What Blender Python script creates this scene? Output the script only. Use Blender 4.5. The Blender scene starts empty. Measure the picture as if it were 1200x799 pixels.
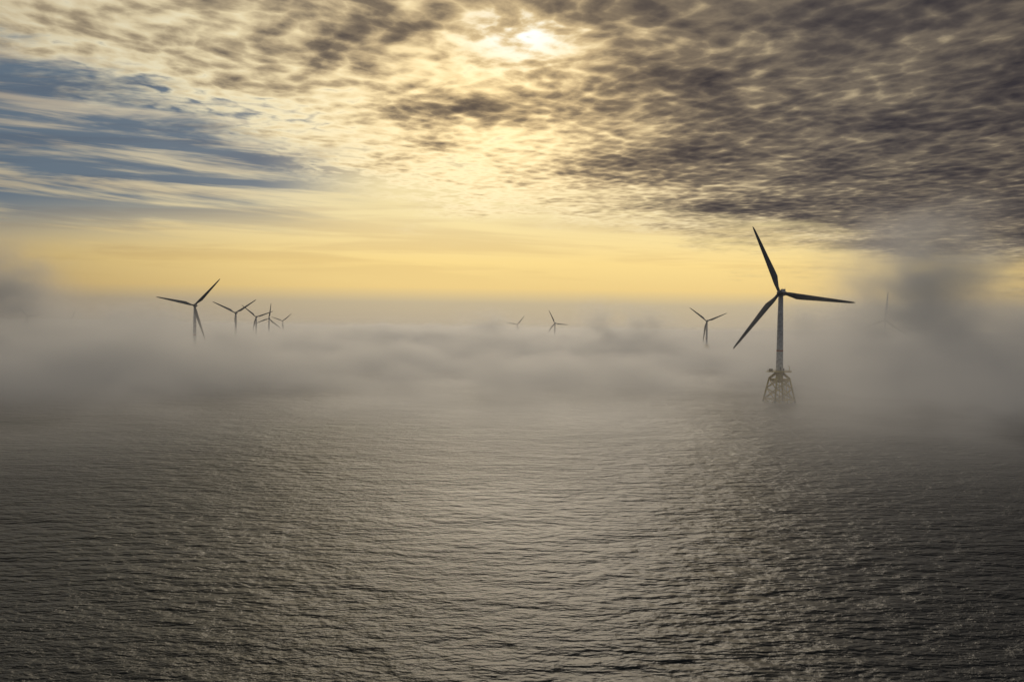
import bpy, bmesh, math, random
from mathutils import Vector, Matrix
random.seed(4)
S = bpy.context.scene
S.view_settings.view_transform = 'Standard'
S.view_settings.look = 'None'
S.view_settings.exposure = 0

def lin(r, g, b):
    f = lambda c: (c/255/12.92) if c/255 <= .04045 else ((c/255+.055)/1.055)**2.4
    return (f(r), f(g), f(b), 1)

# ---------------------------------------------------------------- node helper
class N:
    def __init__(s, nt): s.nt = nt
    def new(s, t, **k):
        n = s.nt.nodes.new(t)
        for a, v in k.items(): setattr(n, a, v)
        return n
    def put(s, sock, v):
        if isinstance(v, bpy.types.NodeSocket): s.nt.links.new(v, sock)
        elif v is not None: sock.default_value = v
    def m(s, op, a, b=None, c=None, clamp=False):
        n = s.new('ShaderNodeMath', operation=op, use_clamp=clamp)
        s.put(n.inputs[0], a)
        if b is not None: s.put(n.inputs[1], b)
        if c is not None: s.put(n.inputs[2], c)
        return n.outputs[0]
    def add(s, a, b): return s.m('ADD', a, b)
    def sub(s, a, b): return s.m('SUBTRACT', a, b)
    def mul(s, a, b): return s.m('MULTIPLY', a, b)
    def div(s, a, b): return s.m('DIVIDE', a, b)
    def sm(s, x, lo, hi, a=0.0, b=1.0):
        n = s.new('ShaderNodeMapRange', interpolation_type='SMOOTHSTEP')
        s.put(n.inputs[0], x); s.put(n.inputs[1], lo); s.put(n.inputs[2], hi)
        s.put(n.inputs[3], a); s.put(n.inputs[4], b)
        return n.outputs[0]
    def gauss(s, x, y, cx, cy, sx, sy):
        def sq(v, c, w):
            if isinstance(w, (int, float)):
                t = s.m('MULTIPLY_ADD', v, 1.0/w, -c/w)
            else: t = s.div(s.sub(v, c), w)
            return t
        a, b = sq(x, cx, sx), sq(y, cy, sy)
        r = s.m('MULTIPLY_ADD', a, a, s.mul(b, b))
        return s.m('EXPONENT', s.mul(r, -1.0))
    def vec(s, x, y, z=0.0):
        n = s.new('ShaderNodeCombineXYZ')
        s.put(n.inputs[0], x); s.put(n.inputs[1], y); s.put(n.inputs[2], z)
        return n.outputs[0]
    def noise(s, v, scale, detail=3, rough=.5, dist=0.0, dim='2D'):
        n = s.new('ShaderNodeTexNoise', noise_dimensions=dim)
        s.put(n.inputs['Vector'], v); s.put(n.inputs['Scale'], scale)
        n.inputs['Detail'].default_value = detail
        n.inputs['Roughness'].default_value = rough
        n.inputs['Distortion'].default_value = dist
        return n.outputs[0]
    def mix(s, f, a, b, blend='MIX'):
        n = s.new('ShaderNodeMix', data_type='RGBA', blend_type=blend)
        s.put(n.inputs[0], f); s.put(n.inputs[6], a); s.put(n.inputs[7], b)
        return n.outputs[2]
    def ramp(s, x, stops, interp='LINEAR'):
        n = s.new('ShaderNodeValToRGB'); cr = n.color_ramp; cr.interpolation = interp
        while len(cr.elements) < len(stops): cr.elements.new(.5)
        for e, (p, c) in zip(cr.elements, stops): e.position = p; e.color = c
        s.put(n.inputs[0], x); return n.outputs[0]

# ---------------------------------------------------------------- world / sky
SUN_EL, SUN_AZ = math.radians(19.5), math.radians(1.0)
W = bpy.data.worlds.new("World"); S.world = W; W.use_nodes = True
nt = W.node_tree; nt.nodes.clear(); n = N(nt)
tc = n.new('ShaderNodeTexCoord')
sep = n.new('ShaderNodeSeparateXYZ'); nt.links.new(tc.outputs['Generated'], sep.inputs[0])
dx, dy, dz = sep.outputs
yy = n.m('MAXIMUM', dy, 0.15)
U = n.mul(n.div(dx, yy), 1000.0)      # bearing from north (+Y), milliradian-like
V = n.mul(n.div(dz, yy), 1000.0)      # height above the horizon
zc = n.m('MAXIMUM', dz, 0.02)
PX = n.div(dx, zc); PY = n.div(dy, zc)   # position on the cloud deck
P = n.vec(PX, PY, 0.0)

nish = n.new('ShaderNodeTexSky', sky_type='NISHITA')
nish.sun_disc = False; nish.sun_elevation = SUN_EL; nish.sun_rotation = SUN_AZ
nish.air_density = 1.0; nish.dust_density = 2.0
clear = n.mix(1.0, nish.outputs[0], (.055, .055, .06, 1), 'MULTIPLY')

low = n.ramp(n.div(V, 400.0), [
    (0.0, lin(182,168,146)), (0.08, lin(198,181,148)), (0.125, lin(240,208,138)),
    (0.2, lin(252,221,146)), (0.33, lin(249,228,170)), (0.6, lin(228,212,172)), (1.0, lin(190,180,160))])
side = n.sm(n.m('ABSOLUTE', n.sub(U, 80.0)), 140.0, 900.0)
low = n.mix(side, low, n.mix(1.0, low, (.44, .43, .48, 1), 'MULTIPLY'))
blue = n.mix(.92, clear, lin(86,104,120))
bl = n.mul(n.sm(n.add(V, n.mul(U, -.05)), 105.0, 190.0), n.sm(U, -130.0, -310.0))
streakv = n.vec(n.mul(U, 0.0018), n.mul(n.add(V, n.mul(U, 0.09)), 0.026), 3.0)
st = n.noise(streakv, 1.7, 5, .6, .25)
st = n.sm(st, .42, .64)
cream = n.mix(1.0, low, (1.1, 1.13, 1.25, 1), 'MULTIPLY')
sky = n.mix(n.mul(bl, n.sub(1.0, n.mul(st, .8))), n.mix(bl, low, cream), blue)
st2 = n.noise(n.vec(n.mul(U, 0.0018), n.mul(n.add(V, n.mul(U, .02)), 0.03), 9.0), 1.5, 4, .6, .3)
sky = n.mix(n.mul(n.sm(st2, .42, .66), n.sm(V, 45.0, 90.0, 0.0, .45)), sky, n.mix(1.0, sky, (.74,.69,.72,1), 'MULTIPLY'))

# altocumulus deck
warp = n.noise(n.vec(n.mul(U, .005), n.mul(V, .03), 1.0), 1.0, 5, .65)
fc = n.new('ShaderNodeFloatCurve')
pts = [(0, .80), (.17, .62), (.30, .46), (.42, .36), (.6, .30), (.75, .25), (1, .18)]
cv = fc.mapping.curves[0]
cv.points[0].location = pts[0]; cv.points[1].location = pts[-1]
for p in pts[1:-1]: cv.points.new(*p)
fc.mapping.update()
n.put(fc.inputs['Value'], n.m('ADD', n.mul(U, 1/1200.0), .5, clamp=True))
edge = n.mul(fc.outputs[0], 400.0)
dd = n.add(n.sub(V, edge), n.mul(n.sub(warp, .5), 140.0))
deck = n.sm(dd, -24.0, 44.0)

wv = n.new('ShaderNodeVectorMath', operation='ADD')
nw = n.new('ShaderNodeTexNoise', noise_dimensions='2D'); nw.inputs['Scale'].default_value = 2.2; nt.links.new(P, nw.inputs['Vector'])
nw.inputs['Detail'].default_value = 1
sc = n.new('ShaderNodeVectorMath', operation='SCALE'); nt.links.new(nw.outputs['Color'], sc.inputs[0]); sc.inputs['Scale'].default_value = .12
nt.links.new(P, wv.inputs[0]); nt.links.new(sc.outputs[0], wv.inputs[1])
PW = wv.outputs[0]
rot = n.new('ShaderNodeMapping'); rot.inputs['Rotation'].default_value = (0, 0, math.radians(-32)); rot.inputs['Scale'].default_value = (1.0, .85, 1)
nt.links.new(PW, rot.inputs['Vector'])
cells = n.noise(rot.outputs[0], 9.5, 4, .52)
mid = n.noise(rot.outputs[0], 3.2, 2, .5)
vo = n.new('ShaderNodeTexVoronoi', feature='F1', voronoi_dimensions='2D'); vo.inputs['Scale'].default_value = 12.0
nt.links.new(rot.outputs[0], vo.inputs['Vector'])
vd = vo.outputs['Distance']
puff = n.sub(1.0, n.mul(n.mul(vd, vd), 2.0))
tex = n.add(n.add(n.mul(cells, .75), n.mul(puff, .17)), n.mul(mid, .60))
big = n.noise(PW, 1.1, 3, .5)
base = n.add(.27, n.mul(n.sm(n.add(U, n.mul(V, .45)), 40.0, 350.0), .48))
base = n.add(base, n.mul(n.sub(big, .5), .80))
base = n.sub(base, n.mul(n.gauss(U, V, 8.0, 350.0, 75.0, 34.0), .30))
base = n.sub(base, n.mul(n.gauss(U, V, -110.0, 200.0, 230.0, 65.0), .16))
base = n.add(base, n.mul(n.gauss(U, V, -400.0, 408.0, 330.0, 24.0), .28))
base = n.add(base, n.mul(n.gauss(U, V, -150.0, 350.0, 110.0, 20.0), .30))
base = n.add(base, n.mul(n.gauss(U, V, -60.0, 258.0, 95.0, 13.0), .34))
base = n.add(base, n.mul(n.gauss(U, V, -230.0, 285.0, 90.0, 10.0), .18))
base = n.add(base, n.mul(n.sm(V, 300.0, 480.0), .10))
amp = n.sm(U, -100.0, 400.0, .98, .74)
T = n.add(base, n.mul(n.sub(tex, .79), amp))
T = n.sub(T, n.mul(n.sm(dd, 70.0, 0.0), .22))
cc = n.ramp(T, [(0.0, lin(238,227,192)), (.20, lin(222,206,168)), (.40, lin(176,160,131)),
                (.60, lin(122,111,97)), (.80, lin(88,81,77)), (1.0, lin(62,58,61))])
glow = n.gauss(U, V, 0.0, 270.0, 240.0, 170.0)
cc = n.mix(n.mul(glow, .5), cc, n.mix(1.0, cc, (1.95, 1.65, 1.15, 1), 'MULTIPLY'))
sidec = n.sm(n.m('ABSOLUTE', U), 250.0, 850.0)
cc = n.mix(sidec, cc, n.mix(1.0, cc, (.68, .67, .70, 1), 'MULTIPLY'))
core = n.mul(n.gauss(U, V, 8.0, 350.0, 62.0, 34.0), n.sm(T, .36, .08))
cc = n.mix(n.mul(core, .8), cc, (1.05, 1.15, 1.15, 1))
alpha = n.mul(deck, n.sm(T, -.34, .06))
sky = n.mix(alpha, sky, cc)
sky = n.mix(n.sm(dz, .40, .62), sky, lin(88,86,85))
sky = n.mix(n.sm(dy, .45, -.2), sky, lin(88,90,94))
sky = n.mix(n.sm(dz, -.002, -.03), sky, lin(90,86,78))
bg = n.new('ShaderNodeBackground'); nt.links.new(sky, bg.inputs[0]); bg.inputs[1].default_value = 1.0
out = n.new('ShaderNodeOutputWorld'); nt.links.new(bg.outputs[0], out.inputs[0])

# ---------------------------------------------------------------- sun
sl = bpy.data.lights.new("sun", 'SUN'); sl.energy = 0.5; sl.angle = math.radians(28); sl.color = (1, .88, .72)
so = bpy.data.objects.new("sun", sl); S.collection.objects.link(so)
sd = Vector((math.sin(SUN_AZ)*math.cos(SUN_EL), math.cos(SUN_AZ)*math.cos(SUN_EL), math.sin(SUN_EL)))
so.rotation_euler = sd.to_track_quat('Z', 'Y').to_euler()

# ---------------------------------------------------------------- camera
CAM_H = 58.6
cam = bpy.data.cameras.new("camera"); cam.lens = 30; cam.sensor_width = 36; cam.clip_end = 300000; cam.clip_start = 1
co = bpy.data.objects.new("camera", cam); S.collection.objects.link(co); S.camera = co
co.matrix_world = Matrix.Translation((0, 0, CAM_H)) @ Matrix.Rotation(math.radians(90-.66), 4, 'X') @ Matrix.Rotation(math.radians(.8), 4, 'Z')

# ---------------------------------------------------------------- materials
def mat(name, col, rough=.5, metal=0, var=.12, scale=.4):
    m = bpy.data.materials.new(name); m.use_nodes = True
    k = N(m.node_tree); b = m.node_tree.nodes['Principled BSDF']
    tcn = k.new('ShaderNodeTexCoord')
    f = k.noise(tcn.outputs['Object'], scale, 5, .6, dim='3D')
    dark = tuple(c*(1-var*2.5) for c in col[:3]) + (1,)
    k.put(b.inputs['Base Color'], k.mix(k.sm(f, .35, .65), dark, col))
    b.inputs['Roughness'].default_value = rough; b.inputs['Metallic'].default_value = metal
    return m
M_WHITE = mat("tower_paint", (.80, .81, .81, 1), .5)
M_BLADE = mat("blade_gelcoat", (.28, .28, .28, 1), .5, var=.08)
M_YEL = mat("yellow_marine_paint", (.82, .62, .13, 1), .6, var=.2, scale=.8)
M_RED = mat("red_marking", (.50, .18, .13, 1), .6)
M_STEEL = mat("galvanised_steel", (.3, .3, .29, 1), .5, .6)
M_GROWTH = mat("marine_growth", (.05, .05, .03, 1), .8)

def link_mesh(name, bm, mats, smooth=True):
    me = bpy.data.meshes.new(name); bm.to_mesh(me); bm.free()
    for m in mats: me.materials.append(m)
    if smooth:
        for p in me.polygons: p.use_smooth = True
    return me

def tube(bm, a, b, r1, r2=None, seg=12, mi=0):
    r2 = r1 if r2 is None else r2
    a, b = Vector(a), Vector(b); d = b-a
    q = d.to_track_quat('Z', 'Y').to_matrix().to_4x4()
    r = bmesh.ops.create_cone(bm, cap_ends=True, segments=seg, radius1=r1, radius2=r2, depth=d.length,
        matrix=Matrix.Translation((a+b)/2) @ q)
    for f in {f for v in r['verts'] for f in v.link_faces}: f.material_index = mi

def box(bm, c, s, mi=0):
    r = bmesh.ops.create_cube(bm, size=1, matrix=Matrix.Translation(c) @ Matrix.Diagonal((*s, 1)))
    for f in {f for v in r['verts'] for f in v.link_faces}: f.material_index = mi
    return r['verts']

HUB = 95.0; TP = 27.0
def lathe(prof, seg=40):
    bm = bmesh.new(); rings = []
    for z, r, mi in prof:
        rings.append(([bm.verts.new((r*math.cos(2*math.pi*i/seg), r*math.sin(2*math.pi*i/seg), z)) for i in range(seg)], mi))
    for (a, m1), (b, _) in zip(rings, rings[1:]):
        for i in range(seg):
            f = bm.faces.new((a[i], a[(i+1) % seg], b[(i+1) % seg], b[i])); f.material_index = m1
    bm.faces.new(rings[-1][0]); bm.faces.new(rings[0][0][::-1])
    return bm
prof = []
def rr(z): return 3.1 - (z-TP)/(HUB-3-TP)*1.0
zs = [TP, 28, 44, 44.02, 45.5, 45.52, 55, 55.02, 72, 72.02, HUB-3.2]
for z in zs:
    prof.append((z, rr(z), 1 if 44.01 < z < 45.51 else 0))
bm = lathe(prof)
for z in (28, 50, 72, 90):
    tube(bm, (0, 0, z), (0, 0, z+.25), rr(z)+.12, seg=40, mi=0)
box(bm, (0, -rr(TP)-.02, TP+2.2), (1.1, .3, 2.4), 2)
ME_TOWER = link_mesh("tower", bm, [M_WHITE, M_RED, M_STEEL], True)

bm = bmesh.new()
def leg(t): return 11.2 - 5.0*t
Z0, Z1 = -8.0, 21.0
corners = [(-1, -1), (1, -1), (1, 1), (-1, 1)]
def pt(c, z):
    h = leg((z-Z0)/(Z1-Z0)); return Vector((c[0]*h, c[1]*h, z))
for c in corners:
    tube(bm, pt(c, 1.5), pt(c, Z1), .75, .7, 16, 0)
    tube(bm, pt(c, Z0), pt(c, 1.5), .8, .78, 16, 1)
levels = [-8, 2.5, 12, 20]
for i in range(4):
    c1, c2 = corners[i], corners[(i+1) % 4]
    for z in (2.5, 20): tube(bm, pt(c1, z), pt(c2, z), .38, seg=10)
    for za, zb in zip(levels, levels[1:]):
        tube(bm, pt(c1, za), pt(c2, zb), .4, seg=10); tube(bm, pt(c2, za), pt(c1, zb), .4, seg=10)
tube(bm, (0, 0, 17), (0, 0, TP), 3.2, 3.15, 32)
for c in corners:
    tube(bm, pt(c, Z1-.6), (c[0]*1.8, c[1]*1.8, TP-1.5), 1.0, 1.2, 12)
    tube(bm, pt(c, Z1-.6), (c[0]*1.8, c[1]*1.8, 18), .6, .8, 12)
for sx in (-1.2, 1.2):
    tube(bm, (sx, -12.2, -3), (sx, -9.3, 14), .3, seg=8)
    tube(bm, (sx, -9.3, 14), (sx, -7, 20.5), .15, seg=8)
for k in range(20):
    z = -1+k*1.05; y = -12.2+(z+3)*2.9/17
    tube(bm, (-.5, y, z), (.5, y, z), .06, seg=6)
for z in (3, 10): 
    for sx in (-1.2, 1.2): tube(bm, (sx, -12.2+(z+3)*2.9/17, z), (sx*1.5, -9.0+(z-3)*.12, z), .2, seg=6)
tube(bm, (6, -9.5, -6), (4.5, -7, 20), .25, seg=8); tube(bm, (-5, -9.8, -6), (-4, -7, 20), .25, seg=8)
ME_JACKET = link_mesh("jacket_foundation", bm, [M_YEL, M_GROWTH])

bm = bmesh.new()
box(bm, (0, 0, TP-.6), (15, 15, .5), 0)
box(bm, (-9, 2, TP-.6), (3, 6, .4), 0)
for i in range(4):
    c1, c2 = corners[i], corners[(i+1) % 4]
    a, b = Vector((c1[0]*7.4, c1[1]*7.4, 0)), Vector((c2[0]*7.4, c2[1]*7.4, 0))
    for h in (.6, 1.15): tube(bm, a+Vector((0, 0, TP-.3+h)), b+Vector((0, 0, TP-.3+h)), .06, seg=6)
    for k in range(9):
        p = a.lerp(b, k/9); tube(bm, p+Vector((0, 0, TP-.5)), p+Vector((0, 0, TP+.85)), .06, seg=6)
box(bm, (5.2, 4.5, TP+1.0), (2.6, 3.4, 2.6), 1)
box(bm, (-5.4, 4.8, TP+.8), (2.4, 2.4, 2.2), 1)
tube(bm, (6, -5.8, TP-.3), (6, -5.8, TP+4), .22, seg=8); tube(bm, (6, -5.8, TP+4), (3.2, -8.6, TP+5.2), .16, seg=8)
ME_PLAT = link_mesh("platform", bm, [M_YEL, M_STEEL], False)

bm = bmesh.new()
vs = box(bm, (0, 4.5, 0), (6.0, 15.5, 6.2))
for v in vs:
    if v.co.y > 8: v.co.x *= .8; v.co.z = v.co.z*.75+.5
    if v.co.y < 0: v.co.x *= .82; v.co.z *= .85
bmesh.ops.bevel(bm, geom=bm.edges[:], offset=.8, segments=4, affect='EDGES')
box(bm, (0, 9.5, 3.3), (3.6, 2.2, 1.5)); tube(bm, (1.2, 11, 3), (1.2, 11, 6), .07, seg=6); tube(bm, (-1.2, 11, 3), (-1.2, 11, 5.5), .07, seg=6)
tube(bm, (0, 0, -4.2), (0, 0, -2.2), 2.0, 2.3, 32)
box(bm, (3.02, 5, .2), (.1, 8, 1.0), 1); box(bm, (-3.02, 5, .2), (.1, 8, 1.0), 1)
ME_NAC = link_mesh("nacelle", bm, [M_WHITE, M_RED], True)
bm = bmesh.new()
bmesh.ops.create_uvsphere(bm, u_segments=32, v_segments=16, radius=1, matrix=Matrix.Translation((0, -5.4, 0)) @ Matrix.Diagonal((2.3, 3.0, 2.3, 1)))
tube(bm, (0, -5.2, 0), (0, -3.0, 0), 2.2, 2.1, 32)
for k in range(3):
    a = math.radians(120*k); tube(bm, (0, -5.2, 0), (math.sin(a)*2.9, -5.2, math.cos(a)*2.9), 1.35, 1.25, 20)
ME_HUB = link_mesh("hub", bm, [M_BLADE])
bm = bmesh.new(); rings = []
def interp(t, tab):
    for (a, x), (b, y) in zip(tab, tab[1:]):
        if t <= b: return x+(y-x)*(t-a)/(b-a)
    return tab[-1][1]
L = 60.5
for i in range(41):
    t = i/40
    ch = interp(t, [(0, 2.6), (.05, 2.8), (.12, 4.1), (.2, 5.2), (.3, 4.9), (.5, 3.8), (.75, 2.7), (.93, 1.7), (.98, 1.0), (1, .2)])
    th = interp(t, [(0, 1.0), (.05, .95), (.12, .6), (.2, .36), (.4, .25), (1, .18)])
    tw = math.radians(interp(t, [(0, 14), (.2, 12), (.5, 5), (1, -1)]))
    off = interp(t, [(0, 0), (.05, 0), (.2, .22), (1, .2)])
    bend = -2.6*t*t
    ring = []
    for k in range(20):
        a = 2*math.pi*k/20
        x = math.cos(a)*.5; y = math.sin(a)*.5*th*(1 if t < .06 else (1+.35*math.cos(a)*-1))
        x = (x+off)*ch; y *= ch
        X = x*math.cos(tw)-y*math.sin(tw); Yv = x*math.sin(tw)+y*math.cos(tw)
        ring.append(bm.verts.new((X, -5.2+Yv+bend, 2.4+t*L)))
    rings.append(ring)
for j, (a, b) in enumerate(zip(rings, rings[1:])):
    for k in range(20): bm.faces.new((a[k], a[(k+1) % 20], b[(k+1) % 20], b[k]))
bm.faces.new(rings[-1]); bm.faces.new(rings[0][::-1])
bmesh.ops.recalc_face_normals(bm, faces=bm.faces[:])
ME_BLADE = link_mesh("blade", bm, [M_BLADE])

def turbine(px, D, rotdeg, yaw=0.0):
    x = (px-600)/1000*D
    e = bpy.data.objects.new("wind_turbine", None); S.collection.objects.link(e)
    e.location = (x, D, 0)
    def child(name, me, parent=e, loc=(0, 0, 0), rot=(0, 0, 0)):
        o = bpy.data.objects.new(name, me); S.collection.objects.link(o)
        o.parent = parent; o.location = loc; o.rotation_euler = rot; return o
    child("jacket_foundation", ME_JACKET, rot=(0, 0, math.radians(14)))
    child("platform", ME_PLAT, rot=(0, 0, math.radians(14)))
    child("tower", ME_TOWER)
    face = -math.atan2(x, D)+math.radians(yaw)
    child("nacelle", ME_NAC, loc=(0, 0, HUB), rot=(0, 0, face))
    R = Matrix.Rotation(face, 4, 'Z') @ Matrix.Rotation(math.radians(rotdeg), 4, 'Y')
    child("hub", ME_HUB, loc=(0, 0, HUB), rot=R.to_euler())
    for k in range(3):
        Rk = Matrix.Rotation(face, 4, 'Z') @ Matrix.Rotation(math.radians(rotdeg+120*k), 4, 'Y')
        child("blade_%d" % (k+1), ME_BLADE, loc=(0, 0, HUB), rot=Rk.to_euler())
    return e
turbine(914, 745, -22, -12)
turbine(228, 1465, 42, -10)
turbine(276, 2170, 56, -12)
turbine(300, 2950, 70, -12)
turbine(315, 3400, 8, -12)
turbine(331, 4500, 50, -12)
turbine(828, 2450, -52, -12)
turbine(650, 3700, -25, -12)
turbine(606, 4700, 40, -12)
turbine(1037, 1900, 5, -10)
turbine(32, 3900, 80, -10)
turbine(84, 5000, 20, -10)

# ---------------------------------------------------------------- sea
bm = bmesh.new()
R = 120000
ys = [-R, -2000, 0, 500, 1500, 5000, 20000, R]; xs = [-R, -10000, -2000, 0, 2000, 10000, R]
g = [[bm.verts.new((x, y, 0)) for x in xs] for y in ys]
for j in range(len(ys)-1):
    for i in range(len(xs)-1): bm.faces.new((g[j][i], g[j][i+1], g[j+1][i+1], g[j+1][i]))
m = bpy.data.materials.new("sea_water"); m.use_nodes = True
k = N(m.node_tree); b = m.node_tree.nodes['Principled BSDF']
geo = k.new('ShaderNodeNewGeometry'); pos = geo.outputs['Position']
def mapped(rotz, sc):
    q = k.new('ShaderNodeMapping'); q.inputs['Rotation'].default_value = (0, 0, math.radians(rotz)); q.inputs['Scale'].default_value = sc
    k.put(q.inputs['Vector'], pos); return q.outputs[0]
h1 = k.noise(mapped(8, (.6, 1, 1)), .05, 1, .5)
h2 = k.noise(mapped(-14, (.5, 1, 1)), .24, 2, .55)
h3 = k.noise(mapped(15, (.6, 1, 1)), 1.0, 3, .55)
gust = k.noise(pos, .006, 2, .5)
h = k.add(k.mul(h1, 2.4), k.add(k.mul(h2, 2.0), k.mul(k.mul(h3, .68), k.sm(gust, .3, .7, .5, 1.2))))
bp = k.new('ShaderNodeBump'); bp.inputs['Strength'].default_value = 1.0; bp.inputs['Distance'].default_value = 1.0
k.put(bp.inputs['Height'], h); k.put(b.inputs['Normal'], bp.outputs[0])
foam = k.noise(mapped(10, (.3, 1, 1)), .045, 4, .62, .3)
fm = k.mul(k.sm(foam, .70, .78), .16)
k.put(b.inputs['Base Color'], k.mix(fm, (.009, .015, .018, 1), (.5, .5, .5, 1)))
b.inputs['Roughness'].default_value = .32
b.inputs['IOR'].default_value = 1.33
me = link_mesh("sea", bm, [m], False)
o = bpy.data.objects.new("sea", me); S.collection.objects.link(o)

# ---------------------------------------------------------------- fog bank (voxel volume)
def fogmat(name, dens_attr=None, dens=0.0):
    m = bpy.data.materials.new(name); m.use_nodes = True; m.node_tree.nodes.clear(); k = N(m.node_tree)
    v = k.new('ShaderNodeVolumeScatter'); v.inputs['Color'].default_value = (.95, .945, .96, 1); v.inputs['Anisotropy'].default_value = .66
    em = k.new('ShaderNodeEmission'); em.inputs['Color'].default_value = (1, .94, .88, 1)   # added glow that brightens the fog, standing in for multiple scattering
    if dens_attr:
        at = k.new('ShaderNodeAttribute', attribute_name=dens_attr)
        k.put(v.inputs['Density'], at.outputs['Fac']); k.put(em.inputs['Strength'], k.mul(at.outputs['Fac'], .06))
    else:
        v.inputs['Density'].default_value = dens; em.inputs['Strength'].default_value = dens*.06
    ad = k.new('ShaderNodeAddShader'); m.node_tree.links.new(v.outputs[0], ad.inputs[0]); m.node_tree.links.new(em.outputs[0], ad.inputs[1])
    mo = k.new('ShaderNodeOutputMaterial'); m.node_tree.links.new(ad.outputs[0], mo.inputs['Volume'])
    return m
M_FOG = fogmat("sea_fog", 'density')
M_FOG.cycles.volume_step_rate = 5.0

ng = bpy.data.node_groups.new("fog_density", 'GeometryNodeTree')
ng.interface.new_socket("Geometry", in_out='OUTPUT', socket_type='NodeSocketGeometry')
k = N(ng)
pos = k.new('GeometryNodeInputPosition').outputs[0]
sp = k.new('ShaderNodeSeparateXYZ'); k.put(sp.inputs[0], pos); x, y, z = sp.outputs
q = k.new('ShaderNodeVectorMath', operation='MULTIPLY'); k.put(q.inputs[0], pos); q.inputs[1].default_value = (1, 1, 1.5)
nb = k.noise(q.outputs[0], .0032, 2, .5, dim='3D')
ns = k.noise(q.outputs[0], .015, 6, .62, .5, dim='3D')
top = k.add(8.0, k.mul(k.sm(nb, .35, .75), 56.0))
top = k.add(top, k.mul(k.sub(ns, .5), 130.0))
top = k.add(top, k.mul(k.sm(y, 1300.0, 3000.0), 12.0))
lay = k.sm(k.div(k.sub(top, z), 22.0), 0.0, 1.0)
gap = k.gauss(x, y, 240.0, 690.0, 150.0, 250.0)
start = k.add(y, k.add(k.mul(k.m('ABSOLUTE', x), .38), k.mul(k.sub(nb, .5), 450.0)))
near = k.sm(start, 250.0, 1050.0)
dens = k.mul(k.mul(lay, near), k.mul(k.sub(1.0, k.mul(gap, .75)), .0125))
def plume(cx, cy, r, ztop, amt, lean=0.0, lo=.43, hi=.60):
    g = k.gauss(k.sub(x, k.mul(z, lean)), y, cx, cy, k.add(r, k.mul(z, .10)), r*1.5)
    t = k.sm(ns, lo, hi)
    return k.mul(k.mul(g, t), k.mul(k.sm(z, ztop, ztop*.45), amt))
for a in [(388, 850, 42, 210, .050, .14), (480, 800, 150, 105, .014), (600, 900, 80, 140, .016),
          (345, 560, 120, 60, .010), (-575, 970, 38, 185, .042, -.1), (-640, 1100, 150, 105, .01),
          (215, 1950, 40, 150, .030), (315, 1980, 36, 130, .030), (-70, 2300, 50, 135, .020), (640, 1700, 90, 150, .016), (-900, 2100, 110, 130, .014)]:
    dens = k.add(dens, plume(*a))
haze = k.mul(k.m('EXPONENT', k.mul(z, -1/40.0)), k.sm(y, 200.0, 1400.0, .00018, .0007))
dens = k.add(k.add(dens, haze), 1e-6)
vc = k.new('GeometryNodeVolumeCube')
k.put(vc.inputs['Density'], dens)
vc.inputs['Min'].default_value = (-2400, 160, .5); vc.inputs['Max'].default_value = (2400, 3600, 212)
vc.inputs['Resolution X'].default_value = 480; vc.inputs['Resolution Y'].default_value = 344; vc.inputs['Resolution Z'].default_value = 40
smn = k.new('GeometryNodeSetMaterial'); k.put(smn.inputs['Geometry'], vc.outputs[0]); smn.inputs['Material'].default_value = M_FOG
go = k.new('NodeGroupOutput'); ng.links.new(smn.outputs[0], go.inputs[0])
me = bpy.data.meshes.new("fog_bank"); me.materials.append(M_FOG)
o = bpy.data.objects.new("fog_bank", me); S.collection.objects.link(o)
md = o.modifiers.new("fog", 'NODES'); md.node_group = ng

bm = bmesh.new(); box(bm, (0, 9900, 45), (24000, 12500, 89))
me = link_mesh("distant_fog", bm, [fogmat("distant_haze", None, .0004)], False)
o = bpy.data.objects.new("distant_fog", me); S.collection.objects.link(o)
